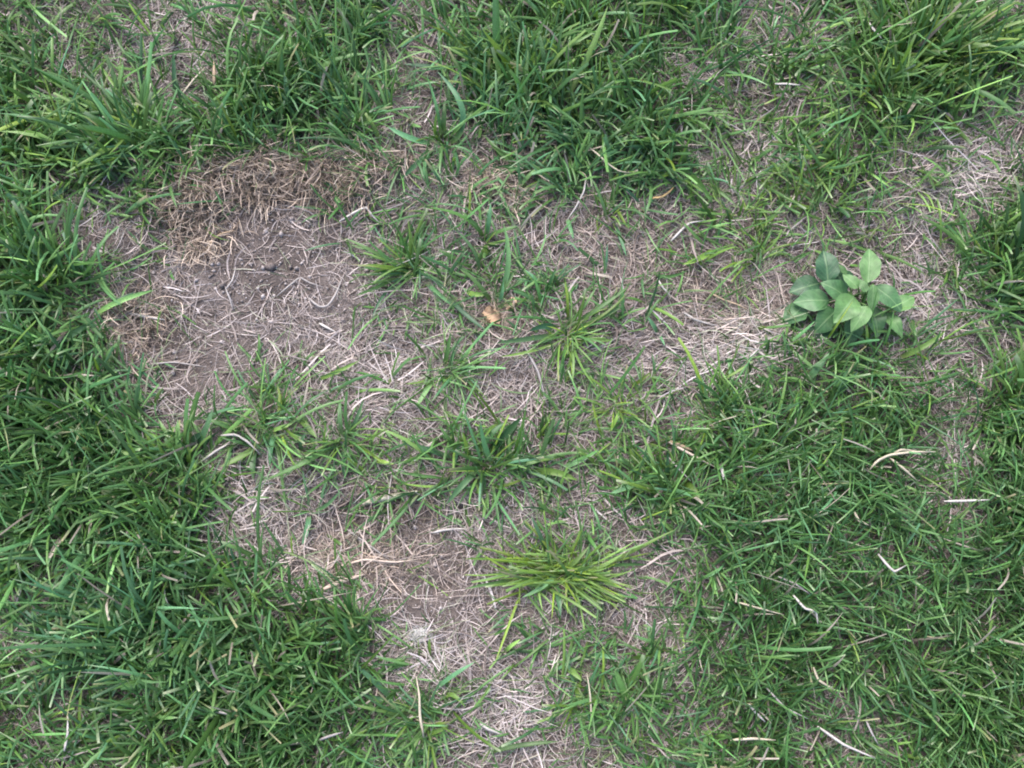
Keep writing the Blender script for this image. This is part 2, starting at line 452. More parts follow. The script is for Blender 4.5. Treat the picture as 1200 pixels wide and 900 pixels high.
    c3 = grass_colour(m3, ye3 + r.normal(.05, .25, m3), bl3 + r.normal(.1, .25, m3), dk3 - .1, r)
    k3 = np.clip(r.normal(.25, .25, (m3, 1)), 0, .8); c3 = c3 * (1 - k3) + np.array([.21, .22, .15]) * k3
    C2 = np.concatenate([C2, np.repeat(c3, 10, 0)]); Q2 = np.concatenate([Q2, Q3 + len(V2)]); V2 = np.concatenate([V2, V3])
    dead = r.random(n) < .03
    C = C.reshape(n, -1, 3); k = r.random((n, 1, 1))
    C = np.where(dead[:, None, None], np.array([.34, .295, .245]) * (.4 + .7 * k), C).reshape(-1, 3)
    q = np.concatenate([q, Q2 + len(V)]); V = np.concatenate([V, V2]); C = np.concatenate([C, C2])
    o = link("lawn_grass", mesh_from("lawn_grass", V, q, C, M_GRASS))
    tag(o, "dense short green lawn grass surrounding the dead patch", "grass", kind="stuff")
    print("lawn blades", n)
make_lawn(15500, np.random.default_rng(51))

# ------------------------------------------------------------------ free-standing tufts, blade by blade
HUES = {"yellow": (.75, .0, .0), "green": (.12, .15, .1), "blue": (.0, .75, .0), "dark": (.0, .25, .75), "lime": (.42, .0, .0)}
LIB = {}
def make_library():
    r = np.random.default_rng(61); n = 14
    for h, (ye, bl, dk) in HUES.items():
        for wd, ratio in (("fine", .036), ("mid", .050), ("broad", .075)):
            L = np.ones(n); W = np.exp(r.normal(math.log(ratio), .18, n))
            th0 = np.linspace(.15, 1.15, n); bend = np.clip(r.normal(.65, .35, n), 0, 1.45 - th0 * .55)
            cut = r.random(n) < .4
            prof = np.where(cut[:, None], PROF_CUT[None], PROF_TIP[None])
            V, q, K, S = ribbons(np.zeros((n, 3)), np.zeros(n), th0, bend, r.normal(0, .3, n), L, W, r.normal(0, .45, n), prof, .2, 5)
            c = grass_colour(n, np.full(n, ye) + r.normal(0, .15, n), np.full(n, bl) + r.normal(0, .15, n), np.full(n, dk) + r.normal(0, .15, n), r)
            C = blade_vertex_colours(c, S, K, r, .12, .5)
            nv = (S + 1) * K; nq = S * (K - 1)
            LIB[h, wd] = [mesh_from("blade", V[i * nv:(i + 1) * nv], q[:nq], C[i * nv:(i + 1) * nv], M_GRASS) for i in range(n)]
    V, q, K, S = ribbons(np.zeros((n, 3)), np.zeros(n), np.linspace(.6, 1.3, n), r.normal(.3, .2, n), r.normal(0, .5, n), np.ones(n), np.full(n, .024), r.normal(0, .6, n), np.repeat(PROF_TIP[None], n, 0), .2, 5)
    k = r.random((n, 1)); c = np.array([.22, .165, .11]) * (1 - k) + np.array([.42, .36, .28]) * k
    nv = (S + 1) * K; nq = S * (K - 1)
    LIB["dead"] = [mesh_from("withered_blade", V[i * nv:(i + 1) * nv], q[:nq], np.repeat(c[i:i + 1], nv, 0), M_STRAW) for i in range(n)]
make_library()
def ground_at(px, py, it=2):
    x, y = P(px, py)
    for _ in range(it):
        x, y = P(px, py, float(H(x, y)))
    return float(x), float(y), float(H(x, y))
def empty(name, loc):
    o = bpy.data.objects.new(name, None); COL.objects.link(o); o.location = loc; o.empty_display_size = .02
    return o
def curve_blade(pts, width, col, r, fold=.2, prof=None, S=7):
    """one blade through 3D points (world), returns verts, quads, colours"""
    pts = np.asarray(pts, float)
    # resample a smooth curve through the points
    d = np.r_[0, np.cumsum(np.linalg.norm(np.diff(pts, axis=0), axis=1))]; d /= d[-1]
    t = np.linspace(0, 1, S + 1)
    if len(pts) == 3:
        A = np.stack([np.ones(3), d, d * d], 1); co = np.linalg.solve(A, pts)
        c = np.stack([np.ones_like(t), t, t * t], 1) @ co
    else:
        c = np.stack([np.interp(t, d, pts[:, k]) for k in range(3)], 1)
        c[1:-1] = .25 * c[:-2] + .5 * c[1:-1] + .25 * c[2:]
    tg = np.gradient(c, axis=0); tg /= np.linalg.norm(tg, axis=1, keepdims=True)
    up = np.array([0, 0, 1.])
    side = np.cross(up[None], tg); side /= np.linalg.norm(side, axis=1, keepdims=True) + 1e-9
    nrm = np.cross(tg, side)
    ro = r.normal(0, .35) + r.normal(0, .4) * t
    wv = side * np.cos(ro)[:, None] + nrm * np.sin(ro)[:, None]; nv = nrm * np.cos(ro)[:, None] - side * np.sin(ro)[:, None]
    if prof is None:
        prof = np.interp(t, [0, .2, .5, .8, .95, 1], [.7, .95, 1, .8, .42, .08])
    hw = (width * .5 * prof)[:, None]
    V = np.stack([c - wv * hw, c - nv * hw * 2 * fold, c + wv * hw], 1).reshape(-1, 3)
    i = np.arange(S)[:, None] * 3 + np.arange(2)[None]; a = i.ravel()
    q = np.stack([a, a + 1, a + 4, a + 3], -1)
    C = np.repeat(col[None], len(V), 0)
    return V, q, C
def hero_colour(h, r):
    ye, bl, dk = HUES[h]
    return grass_colour(1, np.array([ye]), np.array([bl]), np.array([dk]), r)[0]
ISLE = "grass tufts standing alone in the dead patch"
RIM = "thick clumps where the lawn meets the dead patch"
NTUFT = [0]
def tuft(px, py, label, group=None, n=0, base=(8, 5), lmm=55, wd="mid", hue=("green",), fan=((0, 1, 180),), lean=(.75, .3), heroes=(), cat="grass tuft", name="grass_tuft"):
    NTUFT[0] += 1
    r = np.random.default_rng(100 + NTUFT[0])
    x0, y0, z0 = ground_at(px, py)
    root = empty(name, (x0, y0, z0)); tag(root, label, cat, group)
    wts = np.array([f[1] for f in fan], float); wts /= wts.sum()
    for k in range(n):
        a, _, sp = fan[r.choice(len(fan), p=wts)]
        u, v = r.normal(0, .5, 2)
        az = math.radians(a + np.clip(r.normal(0, .5), -1, 1) * sp)
        u += .22 * math.cos(az); v += .22 * math.sin(az)
        bx, by, bz = ground_at(px + np.clip(u, -1.2, 1.2) * base[0], py - np.clip(v, -1.2, 1.2) * base[1], 1)
        L = lmm * .001 * math.exp(r.normal(-.08, .3))
        le = np.clip(r.normal(*lean) - .28 + .42 * math.hypot(u, v), .15, 1.15)
        i = int(np.clip((le - .15) / 1.0 * 13 + r.normal(0, 1), 0, 13))
        h = hue[r.integers(len(hue))]
        w_ = wd if r.random() < .7 else "fine"
        o = link("blade", LIB[h, w_][i], root)
        o.location = (bx - x0, by - y0, bz - z0 - .001)
        o.rotation_euler = (r.normal(0, .08), r.normal(0, .08), az)
        wv = r.uniform(.8, 1.25)
        o.scale = (L, L * wv, L)
    for k in range(n // 24 if group == RIM else n // 14):          # withered blades at the foot of the tuft
        a, _, sp = fan[r.choice(len(fan), p=wts)]
        az = math.radians(a + r.normal(0, .6) * sp)
        bx, by, bz = ground_at(px + r.normal(0, .6) * base[0], py - r.normal(0, .6) * base[1], 1)
        o = link("withered_blade", LIB["dead"][r.integers(14)], root)
        L = lmm * .001 * r.uniform(.5, 1.0)
        o.location = (bx - x0, by - y0, bz - z0 - .001); o.rotation_euler = (0, 0, az); o.scale = (L, L, L)
    for hb in heroes:
        pts, wpx, h = hb[0], hb[1], hb[2]
        lift = hb[3] if len(hb) > 3 else 22
        m = len(pts); W3 = []
        for j, (qx, qy) in enumerate(pts):
            t = j / (m - 1)
            zz = .001 * lift * (math.sin(min(t * 1.9, 1.9)) if m > 2 else t) + (.003 if j else -.001)
            gx, gy, gz = ground_at(qx, qy, 1)
            X, Y = P(qx, qy, gz + zz); W3.append((float(X), float(Y), gz + zz))
        if m == 2:
            a3, b3 = np.array(W3[0]), np.array(W3[1]); md = (a3 + b3) / 2 + np.array([0, 0, .004]); W3 = [a3, md, b3]
        col = hero_colour(h, r)
        V, q, C = curve_blade(W3, wpx * .88 * MM, col, r)
        t = np.repeat(np.linspace(0, 1, 8), 3)
        sh = (np.clip(1 - t * 4, 0, 1) * .5)[:, None]
        C = C * (1 - sh) + np.array([.22, .24, .11]) * sh
        link("blade", mesh_from("blade", V - np.array([x0, y0, z0]), q, C, M_GRASS), root)
    return root

tuft(655, 672, "large yellow-green tuft of fine blades fanning sideways beside bare soil", ISLE, 300, (46, 17), 47, "fine", ("yellow", "lime", "lime", "yellow", "green", "yellow"),
     ((180, 1.2, 45), (0, 1.2, 55), (-35, .7, 50), (80, .5, 70), (-110, .25, 60)), (.85, .25),
     heroes=(([(655, 668), (635, 688), (612, 700)], 6, "blue", 20), ([(652, 672), (672, 660), (690, 640)], 6, "lime", 24), ([(650, 680), (655, 705), (657, 722)], 7, "blue", 20), ([(640, 650), (632, 625), (622, 604)], 5, "blue", 24), ([(660, 650), (640, 625), (628, 606)], 4, "green", 24), ([(690, 668), (725, 662), (760, 662)], 5, "green", 20), ([(700, 690), (735, 710), (758, 722)], 4, "green", 12), ([(600, 660), (570, 655), (545, 655)], 4, "lime", 16), ([(605, 680), (575, 684), (545, 690)], 4, "green", 14)))
tuft(665, 395, "bright tuft with pale tipped blades sweeping up beside the crumpled tan leaf", ISLE, 74, (11, 9), 46, "fine", ("lime", "green", "yellow", "green"), ((45, 1, 50), (-80, 1, 70), (0, .7, 40), (180, .5, 40)), (.9, .2),
     heroes=(([(668, 382), (700, 362), (736, 336)], 6, "green", 30), ([(670, 385), (702, 372), (737, 341)], 4, "yellow", 28), ([(670, 388), (700, 375), (731, 357)], 5, "green", 24), ([(664, 382), (682, 362), (699, 336)], 5, "green", 30), ([(655, 392), (620, 397), (582, 402)], 7, "blue", 18), ([(652, 388), (640, 382), (618, 389)], 9, "blue", 18), ([(665, 375), (665, 352), (662, 330)], 4, "yellow", 26), ([(663, 402), (660, 420), (654, 442)], 5, "green", 18), ([(660, 400), (648, 418), (640, 437)], 4, "green", 16), ([(670, 398), (695, 398), (718, 399)], 6, "lime", 18), ([(668, 402), (672, 422), (671, 447)], 4, "lime", 16), ([(655, 400), (620, 412), (586, 418)], 4, "yellow", 12)))
tuft(482, 315, "fine bluish tuft spreading long thin blades next to bare soil", ISLE, 100, (15, 12), 56, "fine", ("green", "blue", "green", "lime"), ((200, 1, 50), (120, .7, 60), (60, .6, 50), (-40, .6, 50), (0, .4, 40)), (.9, .2),
     heroes=(([(462, 310), (440, 296), (404, 279)], 5, "green", 18), ([(470, 308), (470, 285), (469, 270)], 5, "green", 24), ([(464, 325), (445, 335), (418, 346)], 5, "green", 16), ([(466, 330), (448, 348), (436, 372)], 4, "blue", 14), ([(488, 300), (500, 282), (511, 265)], 5, "blue", 24), ([(500, 330), (515, 345), (530, 358)], 6, "blue", 12), ([(475, 313), (485, 313), (492, 314)], 5, "lime", 12)))
tuft(525, 437, "small dull green tuft ringed by pinkish straw", ISLE, 72, (12, 11), 44, "fine", ("green", "blue", "lime", "green"), ((220, .8, 50), (0, 1, 40), (80, .8, 60), (-50, .6, 40)), (.9, .22),
     heroes=(([(508, 442), (498, 460), (488, 476)], 7, "blue", 12), ([(540, 440), (555, 455), (567, 473)], 4, "blue", 16), ([(520, 430), (525, 408), (528, 390)], 6, "green", 22), ([(538, 430), (560, 424), (578, 421)], 5, "green", 14), ([(512, 440), (495, 447), (475, 450)], 4, "lime", 12)))
tuft(318, 490, "loose tuft with a yellowed stem beside dark bare soil", ISLE, 86, (22, 22), 48, "fine", ("green", "lime", "green", "blue"), ((120, .7, 80), (230, .8, 60), (300, .6, 50), (40, .7, 50)), (.85, .25),
     heroes=(([(322, 498), (328, 475), (325, 452)], 6, "yellow", 18), ([(327, 500), (337, 528), (351, 558)], 4, "yellow", 12), ([(305, 520), (282, 535), (258, 547)], 8, "lime", 14), ([(370, 445), (392, 437), (420, 423)], 6, "lime", 18), ([(300, 522), (296, 540), (297, 562)], 9, "blue", 10), ([(322, 505), (318, 522), (316, 545)], 8, "blue", 12), ([(318, 505), (332, 500), (343, 496)], 6, "lime", 14), ([(310, 465), (308, 445), (309, 428)], 6, "blue", 20), ([(330, 445), (332, 430), (328, 418)], 6, "green", 20)))
tuft(403, 516, "sprawling tuft with one long blade reaching toward pale straw", ISLE, 66, (15, 11), 46, "fine", ("green", "lime", "green", "dark"), ((215, 1, 50), (90, .7, 60), (350, .7, 50), (270, .5, 50)), (.9, .22),
     heroes=(([(395, 520), (360, 540), (312, 562)], 7, "green", 18), ([(402, 512), (398, 490), (399, 468)], 6, "blue", 24), ([(408, 512), (418, 490), (426, 468)], 5, "blue", 22), ([(348, 488), (360, 500), (372, 514)], 8, "lime", 12), ([(405, 525), (402, 545), (404, 560)], 8, "blue", 10), ([(438, 540), (448, 541), (462, 544)], 6, "yellow", 14), ([(437, 530), (436, 515), (444, 502)], 6, "lime", 18), ([(418, 522), (435, 532), (452, 545)], 4, "yellow", 14), ([(355, 530), (354, 515), (358, 508)], 6, "blue", 14)))
tuft(568, 548, "wide tuft of broad blue-green blades in the middle of the straw", ISLE, 85, (48, 13), 52, "mid", ("green", "blue", "dark", "green", "lime"), ((170, 1, 60), (20, .9, 60), (250, .5, 60), (80, .6, 50)), (.82, .25),
     heroes=(([(562, 532), (572, 512), (593, 494)], 9, "dark", 26), ([(573, 532), (590, 512), (611, 489)], 11, "dark", 26), ([(528, 538), (503, 527), (475, 521)], 7, "blue", 20), ([(534, 526), (524, 512), (514, 498)], 5, "green", 22), ([(598, 545), (597, 528), (597, 510)], 7, "green", 26), ([(618, 555), (648, 553), (677, 563)], 9, "lime", 16), ([(575, 572), (595, 568), (616, 560)], 6, "yellow", 14), ([(562, 548), (545, 565), (523, 591)], 8, "blue", 20), ([(544, 575), (547, 600), (552, 622)], 6, "green", 10), ([(655, 550), (678, 540), (702, 527)], 7, "blue", 14), ([(545, 535), (546, 520), (542, 506)], 8, "lime", 22), ([(530, 560), (498, 558), (465, 553)], 4, "green", 14), ([(532, 568), (500, 570), (470, 566)], 4, "lime", 12), ([(590, 552), (610, 545), (635, 540)], 6, "green", 18)))
tuft(517, 168, "coarse tuft of wide flat blades standing in grey straw", ISLE, 14, (10, 8), 44, "mid", ("green", "blue"), ((90, 1, 90), (250, .6, 60)), (.6, .25),
     heroes=(([(517, 160), (512, 128), (500, 88)], 7, "blue", 40), ([(530, 165), (543, 138), (513, 84)], 8, "blue", 42), ([(508, 168), (482, 162), (455, 149)], 8, "blue", 18), ([(516, 160), (520, 140), (521, 118)], 8, "green", 38), ([(525, 162), (538, 148), (554, 130)], 6, "green", 30), ([(508, 172), (490, 190), (471, 209)], 8, "blue", 16), ([(503, 175), (498, 192), (497, 211)], 7, "blue", 14), ([(530, 172), (536, 188), (537, 206)], 6, "blue", 12), ([(512, 162), (510, 145), (512, 130)], 6, "lime", 32), ([(523, 168), (540, 155), (545, 142)], 7, "green", 22), ([(521, 165), (522, 155), (522, 146)], 6, "lime", 18)))
tuft(568, 285, "sparse shoot with one long arched blade over the straw", ISLE, 6, (4, 4), 34, "mid", ("green", "lime"), ((0, 1, 180),), (.7, .2),
     heroes=(([(567, 280), (548, 257), (496, 243)], 10, "green", 30), ([(567, 278), (556, 262), (540, 247)], 5, "green", 24), ([(569, 278), (588, 270), (607, 265)], 8, "green", 20), ([(570, 278), (573, 258), (575, 238)], 7, "blue", 28), ([(567, 305), (568, 295), (570, 286)], 10, "lime", 12), ([(562, 326), (556, 296), (534, 270)], 6, "blue", 22)))
tuft(581, 354, "shoot with two wide crossing blades above the crumpled tan leaf", ISLE, 7, (5, 4), 30, "mid", ("green", "blue"), ((0, 1, 180),), (.7, .2),
     heroes=(([(578, 357), (562, 335), (543, 316)], 8, "green", 24), ([(579, 355), (594, 322), (590, 262)], 8, "blue", 34), ([(580, 350), (592, 335), (604, 315)], 7, "green", 24), ([(545, 340), (558, 345), (572, 344)], 7, "lime", 10), ([(520, 342), (542, 365), (572, 389)], 6, "blue", 14), ([(582, 352), (588, 345), (590, 330)], 6, "blue", 24)))
tuft(503, 845, "full tuft of bent blades with a pale straw standing in it", ISLE, 105, (30, 22), 54, "fine", ("green", "green", "lime", "dark", "blue"), ((150, 1.2, 40), (30, .8, 60), (270, .8, 80), (220, .6, 40)), (.85, .25),
     heroes=(([(510, 808), (530, 792), (556, 776)], 6, "blue", 22), ([(485, 832), (455, 822), (420, 813)], 6, "blue", 16), ([(465, 825), (440, 800), (412, 775)], 7, "blue", 18), ([(498, 860), (512, 857), (525, 852)], 6, "lime", 18), ([(520, 820), (532, 815), (545, 828)], 6, "lime", 18), ([(495, 835), (494, 818), (498, 812)], 6, "green", 26)))
tuft(640, 338, "dark little tuft close above a dark hole in the straw", ISLE, 34, (12, 6), 34, "fine", ("dark", "blue", "green"), ((150, 1, 60), (40, .8, 50), (270, .4, 60)), (.85, .2), heroes=(([(632, 342), (628, 328), (615, 316)], 5, "blue", 18), ([(640, 345), (645, 330), (652, 314)], 5, "dark", 20)))
tuft(760, 318, "small sparse tuft in fine brown straw", ISLE, 16, (8, 8), 30, "fine", ("green", "dark"), ((90, 1, 120), (250, .6, 60)), (.8, .25), heroes=(([(752, 322), (753, 335), (755, 350)], 4, "blue", 10), ([(765, 320), (785, 324), (806, 317)], 5, "green", 14)))
tuft(820, 300, "flat green shoot with curved blades lying on brown straw", ISLE, 8, (8, 5), 36, "mid", ("green", "lime"), ((200, 1, 40), (60, .6, 60)), (1.0, .15), heroes=(([(838, 290), (825, 300), (800, 310)], 8, "lime", 12), ([(828, 290), (815, 276), (798, 258)], 5, "green", 16), ([(798, 262), (782, 260), (767, 268)], 5, "green", 12), ([(783, 303), (786, 292), (781, 284)], 4, "lime", 16), ([(836, 262), (837, 255), (835, 248)], 6, "lime", 16)))
tuft(882, 304, "bright green tuft between brown straw and the leafy weed", ISLE, 34, (12, 9), 34, "mid", ("lime", "green", "yellow"), ((90, 1, 120), (200, .5, 60)), (.75, .25))
tuft(772, 388, "lone slanted bluish blade in the straw", "single blades in the straw", 0, heroes=(([(772, 392), (765, 380), (759, 371)], 6, "blue", 12), ([(772, 392), (776, 398), (779, 405)], 4, "blue", 6)), cat="grass shoot", name="grass_shoot")
tuft(366, 598, "bluish shoot with a few blades beside the pinkish straw heap", ISLE, 9, (6, 4), 34, "mid", ("blue", "green"), ((180, .8, 60), (30, 1, 50), (90, .6, 40)), (.85, .2), heroes=(([(362, 602), (360, 618), (354, 638)], 7, "blue", 10), ([(368, 598), (385, 590), (398, 576)], 5, "blue", 18)))
tuft(720, 478, "small yellowish tuft at the edge of the pale straw", ISLE, 40, (16, 10), 36, "fine", ("lime", "green", "yellow"), ((90, 1, 120), (220, .6, 60), (-30, .6, 50)), (.8, .25), heroes=(([(706, 515), (700, 495), (694, 472)], 4, "yellow", 16), ([(712, 505), (720, 495), (725, 482)], 5, "lime", 18), ([(738, 452), (752, 445), (762, 436)], 5, "yellow", 14)))
tuft(490, 772, "single short green shoot growing through whitish straw", "single blades in the straw", 3, (2, 2), 26, "fine", ("lime", "green"), ((90, 1, 60),), (.5, .2), heroes=(([(502, 772), (503, 760), (503, 748)], 5, "lime", 16),), cat="grass shoot", name="grass_shoot")
tuft(408, 290, "thin bluish blade trailing over bare soil", "single blades in the straw", 4, (4, 4), 22, "fine", ("green", "lime"), ((0, 1, 180),), (.9, .2), heroes=(([(408, 285), (382, 287), (357, 294)], 4, "blue", 8), ([(402, 280), (408, 285), (412, 300)], 5, "green", 8)), cat="grass shoot", name="grass_shoot")

tuft(622, 118, "tall coarse clump with yellowed inner blades above the brown overhang", RIM, 130, (45, 28), 66, "mid", ("green", "green", "blue", "lime", "yellow", "dark"), ((100, 1.2, 60), (150, .7, 40), (40, .5, 50), (260, .4, 80)), (.6, .25),
     heroes=(([(578, 75), (548, 74), (530, 102)], 7, "blue", 26), ([(536, 84), (505, 78), (473, 75)], 7, "blue", 14), ([(618, 202), (595, 186), (567, 158)], 7, "green", 18), ([(648, 95), (654, 60), (660, 14)], 5, "green", 60), ([(640, 90), (636, 60), (630, 32)], 7, "blue", 56), ([(620, 120), (600, 105), (573, 118)], 6, "blue", 22)))
tuft(315, 118, "dense dark clump with short upright blades above the tan stubble", RIM, 170, (55, 32), 50, "mid", ("green", "dark", "green", "dark", "lime"), ((90, 1, 90), (270, .5, 90)), (.6, .25),
     heroes=(([(262, 165), (265, 145), (262, 118)], 7, "blue", 26), ([(340, 128), (336, 105), (333, 84)], 7, "blue", 34), ([(205, 118), (204, 85), (203, 60)], 6, "blue", 22)))
tuft(160, 172, "leaning clump with blades swept in one direction beside tan stubble", RIM, 130, (48, 26), 64, "mid", ("green", "blue", "dark", "lime"), ((140, 2.2, 35), (200, .7, 40), (60, .5, 50)), (.8, .22),
     heroes=(([(140, 215), (120, 195), (95, 165)], 7, "blue", 26), ([(85, 205), (70, 225), (58, 232)], 7, "blue", 14)))
tuft(800, 202, "star shaped shoot with wide pointed blades at the lawn edge", RIM, 12, (6, 5), 30, "mid", ("green", "lime"), ((90, 1, 100),), (.6, .2),
     heroes=(([(803, 200), (820, 216), (835, 237)], 9, "green", 16), ([(803, 200), (809, 222), (813, 246)], 7, "green", 12), ([(801, 196), (802, 184), (803, 171)], 7, "green", 24), ([(798, 196), (785, 202), (772, 210)], 7, "lime", 14), ([(797, 177), (778, 162), (753, 145)], 7, "blue", 18), ([(722, 174), (738, 168), (753, 162)], 8, "dark", 12), ([(727, 203), (733, 212), (741, 223)], 8, "blue", 12), ([(678, 217), (663, 213), (646, 208)], 6, "green", 10), ([(830, 215), (848, 228), (862, 240)], 5, "green", 10)))
tuft(710, 252, "bright stub of short blades hanging over brown straw", RIM, 26, (9, 12), 30, "mid", ("lime", "lime", "yellow"), ((90, 1, 70), (270, .6, 50)), (.55, .2),
     heroes=(([(719, 238), (727, 252), (736, 268)], 5, "yellow", 12), ([(664, 256), (668, 266), (672, 280)], 6, "blue", 10), ([(720, 262), (726, 276), (734, 300)], 5, "blue", 8)))
tuft(845, 488, "dense clump bordering the pile of long pale straw", RIM, 80, (30, 16), 44, "mid", ("green", "lime", "dark", "blue"), ((90, 1, 140), (300, .5, 60)), (.7, .25),
     heroes=(([(805, 545), (818, 530), (828, 517)], 6, "blue", 20), ([(845, 470), (850, 455), (862, 440)], 6, "green", 24)))
tuft(785, 575, "clump of curling blades beside the wide blue-green tuft", RIM, 80, (26, 18), 50, "mid", ("green", "lime", "blue"), ((170, .8, 60), (90, 1, 80), (300, .6, 60)), (.75, .25),
     heroes=(([(785, 560), (782, 545), (784, 525)], 8, "blue", 28), ([(795, 575), (810, 570), (822, 588)], 7, "lime", 22), ([(763, 562), (738, 570), (712, 580)], 7, "blue", 18), ([(748, 552), (742, 535), (736, 523)], 6, "lime", 20), ([(778, 528), (765, 510), (752, 498)], 6, "blue", 20)))
tuft(72, 332, "tall clump with long arching blades beside the dark soil edge", RIM, 90, (36, 26), 70, "mid", ("green", "blue", "dark", "green"), ((120, 1.2, 40), (60, .6, 40), (350, .7, 35), (220, .4, 50)), (.7, .25),
     heroes=(([(110, 370), (135, 355), (180, 340)], 7, "green", 26), ([(60, 402), (80, 394), (106, 378)], 9, "blue", 18), ([(120, 368), (140, 350), (160, 342)], 5, "blue", 20)))
tuft(215, 545, "upright wide blades at the corner of the bare soil", RIM, 60, (28, 20), 48, "broad", ("green", "lime", "dark"), ((90, 1.2, 70), (150, .6, 50), (300, .4, 60)), (.6, .25),
     heroes=(([(198, 545), (190, 530), (182, 505)], 8, "lime", 28), ([(212, 543), (209, 520), (208, 492)], 8, "green", 30), ([(221, 545), (221, 535), (220, 523)], 6, "lime", 24), ([(228, 525), (240, 505), (249, 480)], 9, "blue", 28), ([(178, 542), (160, 536), (140, 528)], 7, "lime", 18), ([(222, 520), (230, 512), (238, 506)], 9, "blue", 20), ([(280, 508), (262, 498), (236, 490)], 6, "green", 12)))
tuft(300, 815, "thick dark clump with one bright wide blade lying across it", RIM, 190, (70, 50), 50, "mid", ("dark", "green", "dark", "green", "blue"), ((0, 1, 180),), (.7, .25),
     heroes=(([(313, 828), (300, 840), (280, 856)], 9, "lime", 22), ([(310, 800), (300, 792), (287, 785)], 9, "green", 24), ([(330, 800), (318, 790), (305, 780)], 6, "green", 24)))
tuft(150, 760, "bluish coarse clump with long crossing blades beside a grey straw gap", RIM, 150, (65, 45), 62, "mid", ("blue", "blue", "green", "blue", "dark"), ((160, 1, 50), (80, .9, 50), (20, .7, 60), (250, .5, 60)), (.75, .25),
     heroes=(([(178, 700), (176, 690), (173, 672)], 7, "lime", 24), ([(168, 740), (172, 715), (182, 690)], 8, "green", 28), ([(140, 705), (118, 712), (92, 720)], 8, "lime", 18)))
tuft(1165, 325, "dark coarse clump with upright blades beyond the leafy weed", RIM, 90, (30, 30), 56, "mid", ("dark", "green", "green", "lime"), ((80, 1.2, 60), (150, .5, 50), (0, .5, 50)), (.6, .25))
tuft(1085, 70, "lush clump with long wide blades leaning over whitish straw", RIM, 120, (50, 38), 72, "mid", ("lime", "green", "green", "yellow"), ((60, 1.2, 45), (130, .6, 50), (0, .6, 50)), (.75, .22))
tuft(1185, 470, "tall pale blades rising beside grey thatch and short lawn", RIM, 40, (14, 24), 66, "mid", ("green", "blue", "lime"), ((85, 1.4, 30), (120, .5, 40)), (.55, .2))
tuft(1070, 405, "slanting wide blades just below the leafy weed", RIM, 22, (22, 8), 44, "fine", ("green", "lime", "blue"), ((35, 1.5, 30), (150, .7, 40)), (.85, .15), heroes=(([(1052, 420), (1075, 410), (1108, 388)], 7, "lime", 24), ([(940, 450), (955, 435), (972, 413)], 9, "blue", 22), ([(1010, 408), (1016, 388), (1012, 366)], 4, "lime", 50), ([(968, 400), (984, 376), (1000, 352)], 3, "yellow", 62), ([(1030, 412), (1042, 388), (1048, 362)], 4, "green", 56), ([(1022, 415), (1026, 392), (1022, 372)], 4, "green", 50), ([(975, 465), (990, 450), (1005, 436)], 7, "blue", 20)))
tuft(690, 815, "spreading tuft over whitish straw with a pale upright straw beside", ISLE, 75, (32, 22), 46, "mid", ("green", "lime", "blue", "green"), ((200, .7, 60), (330, .9, 50), (90, .6, 70), (270, .6, 50)), (.9, .2),
     heroes=(([(738, 835), (730, 808), (720, 785)], 9, "green", 22), ([(690, 770), (705, 768), (725, 773)], 6, "blue", 14), ([(662, 785), (672, 788), (682, 798)], 7, "lime", 18), ([(675, 800), (678, 815), (680, 828)], 8, "lime", 14), ([(592, 764), (600, 756), (610, 749)], 5, "lime", 16), ([(560, 885), (600, 875), (655, 869)], 6, "green", 12), ([(735, 775), (748, 770), (765, 768)], 9, "lime", 16)))

